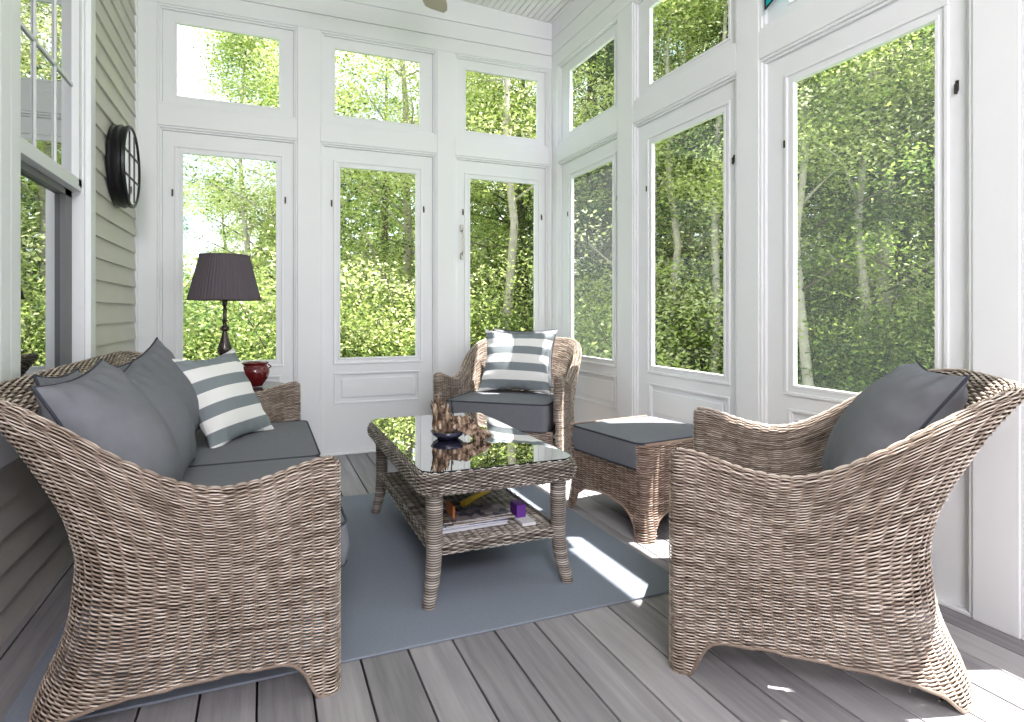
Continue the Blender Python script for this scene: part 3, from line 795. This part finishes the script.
blob_tube(m, [(-.03, .03, .06), (-.055, .03, .11), (-.07, .03, .15)], [.02, .012, .004], seed=8)
for q_ in range(7):
    a = q_*.9; cx, cy = -.03+.028*math.cos(a), .035+.022*math.sin(a)
    blob_tube(m, [(cx, cy, .03), (cx-.006, cy, .085), (cx-.010+.006*math.cos(a), cy, .125+.014*(q_ % 3)), (cx-.016+.012*math.cos(a), cy, .150+.020*(q_ % 3))], [.014, .012, .006, .001], n=9, seed=20+q_)
m.build('upright_stump', M['drift'], dw, smooth=True)
m = MB()
blob_tube(m, [(.00, .02, .050), (.03, .00, .060), (.065, -.03, .050), (.10, -.06, .036), (.13, -.09, .026), (.15, -.105, .02)], [.018, .028, .030, .026, .020, .006], seed=5)
blob_tube(m, [(.04, .02, .055), (.07, .02, .065), (.10, .0, .06), (.115, -.02, .045)], [.014, .020, .016, .005], seed=6)
blob_tube(m, [(.09, -.07, .025), (.11, -.10, .018), (.105, -.13, .012)], [.022, .016, .008], seed=7)
m.build('fallen_branch', M['drift'], dw, smooth=True)
m = MB()
for s_ in range(6):
    a = random.uniform(-.3, .3); hgt = random.uniform(.12, .19)
    m.tube([(.004+s_*.004, .045, .03), (.006+s_*.005+a*.03, .05, hgt*.6), (.008+s_*.004+a*.08, .05, hgt)], [.003, .0025, .001], 5)
m.build('twigs', M['twig'], dw)
m = MB(); m.lathe([(.001, .001), (.045, .001), (.066, .016), (.076, .034), (.070, .034), (.058, .018), (.02, .010), (.001, .010)], (-.012, .01), 28)
dish = m.build('dish', M['darkdish'], smooth=True); dish.location = (dx, dy, TZ); tag(dish, 'small dark blue dish under the driftwood on the coffee table', 'dish')

# magazines on the shelf
SZ = .2135
def mag_mat(name, a, b, s):
    m, nt, N, L = nodes(name); out = N('ShaderNodeOutputMaterial'); p = N('ShaderNodeBsdfPrincipled'); L(p.outputs[0], out.inputs[0])
    tc = N('ShaderNodeTexCoord'); v = N('ShaderNodeTexVoronoi'); v.inputs['Scale'].default_value = s; L(tc.outputs['Object'], v.inputs[0])
    mx = N('ShaderNodeMix'); mx.data_type = 'RGBA'; mx.inputs[6].default_value = (*a, 1); mx.inputs[7].default_value = (*b, 1)
    L(v.outputs['Color'], mx.inputs[0]); L(mx.outputs[2], p.inputs['Base Color']); p.inputs['Roughness'].default_value = .25; return m
paper = simple('paper_edge', (.62, .62, .66), .8, noise=.2, nscale=300, stretch=(.05, .05, 3))
def magazine(x, y, rz, w, d, h, z, mats, label):
    r = empty('magazine', (x, y, z), rz, label=label, cat='magazine', group='magazines stacked on the lower shelf')
    m = MB(); m.box((-w/2+.001, -d/2+.001, .0012), (w/2-.001, d/2-.001, h-.0012)); m.build('pages', paper, r)
    m = MB(); m.box((-w/2, -d/2, 0), (w/2, d/2, .0012)); m.box((-w/2, -d/2, h-.0012), (w/2, d/2, h)); m.box((-w/2-.0012, -d/2, 0), (-w/2, d/2, h))
    m.build('cover', mats, r); return r
mcol = [((.55, .58, .66), (.75, .75, .8)), ((.45, .5, .7), (.05, .06, .15)), ((.03, .03, .04), (.45, .38, .3)), ((.10, .08, .06), (.32, .28, .2)), ((.02, .03, .06), (.35, .3, .3))]
z = SZ; specs = [(.745, 2.275, .04, .285, .155, .009, 'pale magazine at the bottom of the shelf stack'), (.755, 2.28, -.03, .28, .15, .007, 'blue and white magazine second from the bottom of the stack'),
       (.78, 2.285, .05, .29, .15, .006, 'dark covered magazine in the middle of the shelf stack'), (.775, 2.29, -.06, .27, .145, .005, 'brown and green covered magazine near the top of the stack'), (.79, 2.29, .06, .25, .14, .004, 'black magazine with pictures topmost on the shelf stack')]
for i, (x, y, rz, w, d_, h_, lab) in enumerate(specs):
    magazine(x, y, rz, w, d_, h_, z, mag_mat('cover_print_%d' % i, *mcol[i], 30), lab); z += h_+.0003
# purple book leaning on the stack's right side
m = MB(); m.box((-.020, -.035, 0), (.020, .035, .050), bevel=.002)
pb = m.build('purple_book', simple('purple_cover', (.13, .03, .28), .4)); pb.location = (.955, 2.25, SZ+.012); tag(pb, 'small purple book at the right end of the magazine stack', 'book')
m = MB(); m.box((-.028, -.10, 0), (.028, .10, .0115)); lb = m.build('white_booklet', simple('white_cover', (.75, .75, .78), .5)); lb.location = (.960, 2.25, SZ); tag(lb, 'white booklet beneath the small purple book', 'book')
m = MB(); m.box((-.004, -.045, 0), (.004, .045, .045), bevel=.001); ob = m.build('orange_book', simple('orange_cover', (.55, .16, .03), .4)); ob.location = (.685, 2.30, z); tag(ob, 'narrow orange book on top of the magazine stack', 'book')
m = MB(); m.box((-.011, -.145, 0), (.011, .145, .020), bevel=.002); yb = m.build('yellow_folder', M['yellow']); yb.location = (.895, 2.57, SZ); yb.rotation_euler = (0, 0, math.radians(-47)); tag(yb, 'long thin yellow folder lying behind the magazines on the shelf', 'folder')

# ------------------------------------------------------------------ side table, lamp, pot
st = empty('side_table', (-.16, 4.13, 0), 0, label='round dark side table between the sofa end and the back wall', cat='side table')
m = MB(); m.lathe([(.001, .56), (.29, .56), (.30, .57), (.30, .578), (.29, .585), (.001, .585)], n=40); m.build('table_top', M['lampwood'], st, smooth=True, angle=30)
for k in range(3):
    a = k*2*PI/3+.5; m = MB(); m.tube([(.20*math.cos(a), .20*math.sin(a), .56), (.17*math.cos(a), .17*math.sin(a), .3), (.24*math.cos(a), .24*math.sin(a), 0)], [.018, .014, .012], 8); m.build('leg', M['lampwood'], st, smooth=True)
lp = empty('table_lamp', (-.225, 4.13, .585), 0, label='table lamp with pleated grey shade and dark turned base', cat='lamp')
m = MB(); m.lathe([(.001, 0), (.075, 0), (.078, .012), (.06, .025), (.03, .035), (.022, .05), (.030, .065), (.030, .075), (.016, .085), (.026, .10), (.016, .112), (.026, .125), (.016, .137), (.025, .15), (.017, .162), (.024, .172), (.018, .185),
    (.034, .20), (.042, .225), (.040, .245), (.028, .285), (.016, .33), (.013, .345), (.026, .355), (.028, .367), (.014, .38), (.011, .40), (.018, .41), (.011, .42), (.010, .50), (.015, .51), (.015, .56), (.004, .57)], n=28)
m.build('base', M['lampwood'], lp, smooth=True, angle=60)
m = MB(); m.lathe([(.208, .542), (.200, .57), (.140, .815)], n=360, ripple=.012, nr=60)
for v in list(m.bm.faces):
    if len(v.verts) > 10: m.bm.faces.remove(v)
sh = m.build('lamp_shade', M['shade'], lp, smooth=True)
m = MB(); m.tube([(.210*math.cos(2*PI*k/64), .210*math.sin(2*PI*k/64), .541) for k in range(64)], .004, 6, closed=True); m.tube([(.141*math.cos(2*PI*k/64), .141*math.sin(2*PI*k/64), .815) for k in range(64)], .004, 6, closed=True)
for k in range(3):
    a = k*2*PI/3; m.tube([(0, 0, .80), (.14*math.cos(a), .14*math.sin(a), .815)], .0025, 5)
m.tube([(0, 0, .56), (0, 0, .80)], .004, 6)
m.build('shade_ring', M['shade'], sh)
m = MB(); m.lathe([(.001, 0), (.040, 0), (.044, .008), (.070, .045), (.083, .080), (.082, .105), (.070, .122), (.066, .128), (.074, .140), (.080, .146), (.076, .150), (.064, .142), (.056, .128), (.05, .11), (.001, .10)], n=36)
for k in range(2):
    a = k*PI+.2; m.tube([(.078*math.cos(a), .078*math.sin(a), .105), (.094*math.cos(a), .094*math.sin(a), .118), (.076*math.cos(a), .076*math.sin(a), .132)], .005, 6)
pot = m.build('glazed_pot', M['red_glaze'], smooth=True); pot.location = (-.05, 4.06, .59); tag(pot, 'small oxblood red glazed pot beside the table lamp', 'pot')

# ------------------------------------------------------------------ round mirror on the siding
mr = empty('round_mirror', (XL+.016, 3.93, 1.86), 0, label='round black deep-framed mirror hanging on the siding wall', cat='mirror')
def lathe_x(mb, prof, n=64):
    rings = []
    for r, x in prof:
        rings.append([mb.bm.verts.new((x, r*math.cos(2*PI*k/n), r*math.sin(2*PI*k/n))) for k in range(n)])
    for A, B in zip(rings, rings[1:]):
        for k in range(n): mb.bm.faces.new((A[k], A[(k+1) % n], B[(k+1) % n], B[k]))
m = MB(); lathe_x(m, [(.20, 0), (.225, 0), (.228, .010), (.222, .018), (.226, .03), (.230, .040), (.222, .05), (.222, .062), (.228, .07), (.226, .082), (.217, .086), (.209, .083), (.204, .080)])
m.build('frame', M['black'], mr, smooth=True, angle=35)
m = MB(); lathe_x(m, [(.001, .079), (.206, .079)]); m.build('glass', M['mirror'], mr)
m = MB()
for a in (-.065, .065):
    L_ = math.sqrt(.2**2-a**2); m.box((.0785, a-.004, -L_), (.083, a+.004, L_)); m.box((.0785, -L_, a-.004), (.083, L_, a+.004))
m.build('muntin_grid', M['black'], mr)

# ceiling fan
fx, fy = .80, 3.30
fn = empty('ceiling_fan', (fx, fy, 0), 0, label='ceiling fan with tan blades, one blade tip just in view', cat='ceiling fan')
m = MB(); m.lathe([(.001, 3.06), (.07, 3.07), (.10, 3.10), (.10, 3.20), (.06, 3.24), (.02, 3.25), (.02, 3.50), (.06, 3.53), (.06, ceil_z(fx)+.0)], n=32); m.build('motor_housing', simple('fan_white', (.7, .68, .65), .4), fn, smooth=True, angle=40)
for k in range(5):
    a = math.atan2(1, .42)+k*2*PI/5; c_, s_ = math.cos(a), math.sin(a); m = MB()
    prof = [(.12, .05), (.2, .062), (.45, .075), (.66, .082), (.73, .074), (.765, .045)]
    up = []; dn = []
    for r, w in prof:
        for sgn, lst in ((1, up), (-1, dn)):
            lst.append([m.bm.verts.new((r*c_-sgn*w*s_, r*s_+sgn*w*c_, 3.115+sgn*.015+dz)) for dz in (0, .008)])
    for i in range(len(prof)-1):
        A, B, D, E_ = up[i], up[i+1], dn[i+1], dn[i]
        m.bm.faces.new((A[0], B[0], D[0], E_[0])); m.bm.faces.new((A[1], E_[1], D[1], B[1]))
        m.bm.faces.new((A[0], A[1], B[1], B[0])); m.bm.faces.new((E_[0], D[0], D[1], E_[1]))
    m.bm.faces.new((up[-1][0], up[-1][1], dn[-1][1], dn[-1][0])); m.bm.faces.new((up[0][0], dn[0][0], dn[0][1], up[0][1]))
    m.build('blade', M['fan'], fn)

# stained-glass suncatcher hung in the third transom
sc = empty('stained_glass_hanging', (XR-.02, 2.165, 2.50), 0, label='teal stained-glass panel with black leading hanging in the transom window', cat='suncatcher')
m = MB(); m.bm.faces.new([m.bm.verts.new(p) for p in ((0, .03, .0), (0, -.18, .10), (0, -.18, .42), (0, .03, .36))]); g = m.build('teal_glass', M['teal'], sc)
m = MB(); m.tube([(0, .03, .0), (0, -.18, .10), (0, -.18, .42), (0, .03, .36)], .006, 6, closed=True); m.tube([(0, .03, .18), (0, -.18, .26)], .004, 6); m.build('leading', M['black'], sc)
m = MB(); m.tube([(0, -.07, .39), (.01, -.07, .585)], .0015, 5); m.build('hanging_wire', M['black'], sc)

# ------------------------------------------------------------------ outdoors
GZ = -.7
m = MB(); m.box((-30, YB+.3, GZ-.1), (45, 45, GZ)); m.box((XR+.3, -25, GZ-.1), (45, YB+.3, GZ)); struct(m.build('ground', M['lawn']), 'grassy woodland ground outside the porch', 'ground')

def leaf_quads(Cn, size, r_, flat=.5, aspect=.55):
    n = len(Cn)
    a = r_.normal(size=(n, 3)); a[:, 2] *= flat; a /= np.linalg.norm(a, axis=1, keepdims=True)+1e-9
    b = r_.normal(size=(n, 3)); b -= a*np.sum(a*b, 1, keepdims=True); b[:, 2] *= flat; b /= np.linalg.norm(b, axis=1, keepdims=True)+1e-9
    s = size*r_.uniform(.6, 1.25, (n, 1))
    V = np.stack([Cn-a*s, Cn-b*s*aspect, Cn+a*s, Cn+b*s*aspect], 1).reshape(-1, 3)
    return V, np.arange(4*n).reshape(n, 4)

def tree_proto(kind, seed, h):
    """returns a list of (part name, builder result) parented under a hidden-free root; kinds: broad, conifer, shrub, birch"""
    r_ = np.random.default_rng(seed); R_ = random.Random(seed); tr = MB(); cl = []; cs = []
    if kind in ('broad', 'birch'):
        base = .11 if kind == 'broad' else .075
        pts = [(0, 0, 0)]; x = y = 0
        for i in range(1, 9):
            x += R_.uniform(-.12, .12); y += R_.uniform(-.12, .12); pts.append((x, y, h*.9*i/8))
        tr.tube(pts, [base*(1-.85*i/8) for i in range(9)], 8)
        nb = 34 if kind == 'broad' else 22
        for k in range(nb):
            t = R_.uniform(.12 if kind == 'broad' else .35, .98); i = min(int(t*8), 7); fr = t*8-i; p = Vector(pts[i]).lerp(Vector(pts[i+1]), fr)
            az = R_.uniform(0, 2*PI); ln = h*(.30 if kind == 'broad' else .2)*(1.15-t)*R_.uniform(.6, 1.2)+.25; el = R_.uniform(.05, .75)
            q = []; 
            for j in range(5):
                u = j/4; q.append(p+Vector((math.cos(az+.3*u*R_.uniform(-1, 1))*math.cos(el)*ln*u, math.sin(az)*math.cos(el)*ln*u, math.sin(el)*ln*u+.1*math.sin(u*3))))
            tr.tube(q, [base*.32*(1-.8*j/4)*(1.2-t) for j in range(5)], 5)
            for j in range(1, 5):
                for _ in range(2): cl.append(q[j]+Vector((R_.gauss(0, .22), R_.gauss(0, .22), R_.gauss(0, .16)))); cs.append(.15+.10*R_.random())
        per, size, flat = 135, .028, .5
    elif kind == 'conifer':
        tr.tube([(0, 0, 0), (0, 0, h*.5), (.05, 0, h)], [.14, .09, .015], 8)
        for k in range(110):
            t = R_.uniform(.08, .98); az = R_.uniform(0, 2*PI); ln = h*.25*(1.04-t)+.2; p = Vector((0, 0, t*h)); q = [p+Vector((math.cos(az)*ln*u, math.sin(az)*ln*u, -.12*ln*u*u+.1*u)) for u in (0, .33, .66, 1)]
            tr.tube(q, [.022*(1.1-t), .015*(1.1-t), .01*(1.1-t), .004], 4)
            for u in np.linspace(.25, 1, 7): cl.append(p+Vector((math.cos(az)*ln*u, math.sin(az)*ln*u, -.12*ln*u*u+.1*u))); cs.append(.16)
        per, size, flat = 50, .040, .25
    else:
        for k in range(12):
            az = R_.uniform(0, 2*PI); ln = h*R_.uniform(.5, 1); sp = R_.uniform(.2, .75)
            q = [Vector((math.cos(az)*sp*ln*u*u, math.sin(az)*sp*ln*u*u, ln*u)) for u in (0, .35, .7, 1)]
            tr.tube(q, [.02, .015, .01, .004], 5)
            for u in np.linspace(.1, 1, 10):
                for _ in range(2): cl.append(Vector((math.cos(az)*sp*ln*u*u+R_.gauss(0, .2), math.sin(az)*sp*ln*u*u+R_.gauss(0, .2), ln*u))); cs.append(.22)
        per, size, flat = 115, .026, .6
    cl = np.array([tuple(c) for c in cl]); cs = np.array(cs)
    Cn = np.repeat(cl, per, 0)+r_.normal(size=(len(cl)*per, 3))*np.repeat(cs, per)[:, None]*np.array([1, 1, .5])
    V, F = leaf_quads(Cn, size, r_, flat, .5 if kind != 'conifer' else .22)
    tone = np.repeat(np.clip(np.repeat(r_.normal(.5, .25, len(cl)), per)+r_.normal(0, .16, len(Cn)), 0, 1), 4)
    return tr, V, F, tone

protos = {}
def proto(key, kind, seed, h, leaf, bark):
    tr, V, F, tone = tree_proto(kind, seed, h)
    root = empty({'broad': 'leafy_tree', 'birch': 'birch_tree', 'conifer': 'pine_tree', 'shrub': 'leafy_shrub'}[kind])
    tr.build('trunk' if kind != 'shrub' else 'stems', M[bark], root, smooth=True)
    mesh_np('foliage', V, F, M[leaf], root, tone, smooth=False)
    protos[key] = [root, False]
proto('broadA', 'broad', 1, 8.5, 'leafA', 'bark'); proto('broadB', 'broad', 2, 9.5, 'leafA', 'palebark'); proto('broadC', 'broad', 3, 8.0, 'leafB', 'bark')
proto('birch', 'birch', 4, 8.5, 'leafA', 'palebark'); proto('con', 'conifer', 5, 9.5, 'leafC', 'bark'); proto('shrubA', 'shrub', 6, 2.4, 'leafA', 'bark'); proto('shrubB', 'shrub', 7, 2.2, 'leafB', 'bark')
usedlab = {}
def spot(ang):
    if ang < -3: return 'left back door'
    if ang < 2: return 'left back door'
    if ang < 9: return 'back wall post'
    if ang < 14: return 'middle back door'
    if ang < 25: return 'right back door'
    if ang < 33: return 'farthest right-wall door'
    if ang < 43: return 'second right-wall door'
    return 'large near right-wall door'
KN = {'broad': 'bright green leafy tree', 'birch': 'slender pale-barked tree', 'con': 'dark green pine tree', 'shrub': 'low leafy shrub'}
CT = {'broad': 'tree', 'birch': 'tree', 'con': 'tree', 'shrub': 'shrub'}
def plant(key, ang, dist, rz, sc, dz=0):
    pr = protos[key]
    if pr[1]: o = copy_tree(pr[0])
    else: o = pr[0]; pr[1] = True
    a = math.radians(ang); o.location = (math.sin(a)*dist, math.cos(a)*dist, GZ+dz); o.rotation_euler = (0, 0, rz); o.scale = (sc, sc, sc)
    kk = [k for k in KN if key.startswith(k)][0]
    nearfar = 'close' if dist < 9 else ('some way off' if dist < 13 else 'far off')
    lab = '%s standing %s outside the %s' % (KN[kk], nearfar, spot(ang))
    o['label'] = lab; o['category'] = CT[kk]
    o['group'] = {'tree': 'trees outside the porch', 'shrub': 'shrubs outside the porch'}[CT[kk]]
R2 = random.Random(12)
for (k_, a_, d_, s_) in [
    ('broadA', 1.5, 11.0, .80), ('broadB', 12.5, 9.6, .92), ('birch', 6, 9, .95), ('con', -7.5, 17, .62), ('con', 10.5, 13, .8), ('broadB', 17.5, 11, 1.0), ('birch', 20.6, 7.6, 1.0), ('broadC', 24, 9.5, .9),
    ('con', 30, 9.5, .95), ('broadA', 27.5, 12, 1.0), ('broadA', 34, 9.2, 1.0), ('broadB', 38.5, 10.2, 1.05), ('broadC', 43, 9.0, 1.0), ('broadA', 47.5, 9.8, 1.0), ('con', 51.5, 9.0, .9), ('broadB', 54, 8.6, 1.0), ('broadC', 59, 9, 1.0),
    ('broadA', 65, 9.5, 1.0), ('broadB', 72, 9, 1.0), ('birch', 49.5, 7.4, .9), ('birch', 36.2, 7.8, .9), ('broadC', -3.5, 14, .62), ('birch', 3.6, 8.2, .9),
    ('birch', 15.2, 8.4, .95), ('birch', 40.5, 8.0, .9), ('birch', 53.0, 8.2, .95), ('birch', -2.0, 9.4, .8), ('birch', 45.2, 9.4, 1.0), ('con', 55.5, 10.5, .95), ('con', 31.5, 8.6, .8), ('broadC', 5.5, 14.5, .75), ('broadA', 14.5, 14.5, .78), ('broadC', 21, 14, .78), ('con', 35.5, 14, 1.1), ('broadC', 41, 14, 1.15), ('con', 45, 13, 1.1), ('broadB', 50, 13.5, 1.15), ('con', 57, 13, 1.1), ('broadA', 31, 14.5, 1.1), ('broadC', 68, 14, 1.1),
    ('broadA', -14, 11, .75), ('broadB', 85, 10, 1.0), ('broadC', 100, 10, 1.0)]:
    plant(k_, a_, d_, R2.uniform(0, 6.28), s_)
for i, a_ in enumerate(np.arange(-12, 76, 3.6)):
    plant('shrubA' if i % 2 else 'shrubB', float(a_)+R2.uniform(-.8, .8), R2.uniform(7.2, 9.6), R2.uniform(0, 6.28), R2.uniform(.85, 1.15))
# distant wood, uncountable mass of foliage
r_ = np.random.default_rng(99); n = 60000
ang = np.radians(r_.uniform(-25, 105, n)); ds = r_.uniform(17, 20.5, n)
zmax = interp(np.degrees(ang), [(-25, 2.0), (-6, 2.2), (0, 4.6), (6, 6.0), (15, 6.2), (22, 6.5), (30, 8.5), (50, 9.5), (105, 9.5)])*(.86+.14*np.sin(ang*47)+.06*np.sin(ang*131))
zz = GZ+r_.uniform(0, 1, n)**.9*zmax*1.1
Cn = np.stack([np.sin(ang)*ds, np.cos(ang)*ds, zz], 1)
V, F = leaf_quads(Cn, .15, r_, .6, .6)
fo = mesh_np('distant_woodland', V, F, M['leafB'], None, np.repeat(np.clip(r_.normal(.35, .2, n), 0, 1), 4), False)
tag(fo, 'dense green woodland far beyond the nearer trees', 'woodland', kind='stuff')

# ------------------------------------------------------------------ light
w = bpy.data.worlds.new('sky'); bpy.context.scene.world = w; w.use_nodes = True
nt = w.node_tree; nt.nodes.clear(); N = nt.nodes.new; L = nt.links.new
out = N('ShaderNodeOutputWorld'); bg = N('ShaderNodeBackground'); L(bg.outputs[0], out.inputs[0])
tc = N('ShaderNodeTexCoord'); no = N('ShaderNodeTexNoise'); no.inputs['Scale'].default_value = 2.5; no.inputs['Detail'].default_value = 5; L(tc.outputs['Generated'], no.inputs[0])
rp = N('ShaderNodeValToRGB'); rp.color_ramp.elements[0].position = .42; rp.color_ramp.elements[0].color = (.62, .80, 1, 1); rp.color_ramp.elements[1].position = .56; rp.color_ramp.elements[1].color = (1, 1, 1, 1)
L(no.outputs[0], rp.inputs[0]); L(rp.outputs[0], bg.inputs[0]); bg.inputs[1].default_value = 2.9

sun = bpy.data.lights.new('sun', 'SUN'); sun.energy = 22.0; sun.angle = math.radians(.55); sun.color = (1, .96, .90)
so = bpy.data.objects.new('sun', sun); C.objects.link(so)
dv = Vector((-1.0, .38, -2.72)); so.rotation_euler = dv.to_track_quat('-Z', 'Y').to_euler(); so.location = (6, 0, 9)

def area(name, loc, target, sx, sy, power, col=(1, 1, 1)):
    l = bpy.data.lights.new(name, 'AREA'); l.shape = 'RECTANGLE'; l.size = sx; l.size_y = sy; l.energy = power; l.color = col
    o = bpy.data.objects.new(name, l); C.objects.link(o); o.location = loc
    o.rotation_euler = (Vector(target)-Vector(loc)).to_track_quat('-Z', 'Y').to_euler(); return o
area('added_fill_high', (-.1, -1.9, 2.9), (.9, 2.6, .9), 1.2, 1.0, 118, (1, .955, .99))  # added fill light behind the camera, no such lamp in the room
area('added_fill_low', (.6, -.9, .6), (.8, 2.5, 3.3), 1.8, .8, 26, (1, .94, 1))  # second added fill, low and aimed upwards, no real source there

# ------------------------------------------------------------------ camera
cam = bpy.data.cameras.new('camera'); co = bpy.data.objects.new('camera', cam); C.objects.link(co)
F_PX = 601.0; cam.sensor_fit = 'HORIZONTAL'; cam.sensor_width = 36; cam.lens = F_PX/1024*36
cam.shift_x = 0; cam.shift_y = -(361-312)/1024
co.location = (0, 0, 1.05); co.rotation_euler = (PI/2, 0, -math.atan(248/601)); cam.clip_start = .05; cam.clip_end = 200
bpy.context.scene.camera = co
vs = bpy.context.scene.view_settings
vs.view_transform = 'Standard'; vs.look = 'None'; vs.exposure = 0; vs.gamma = 1
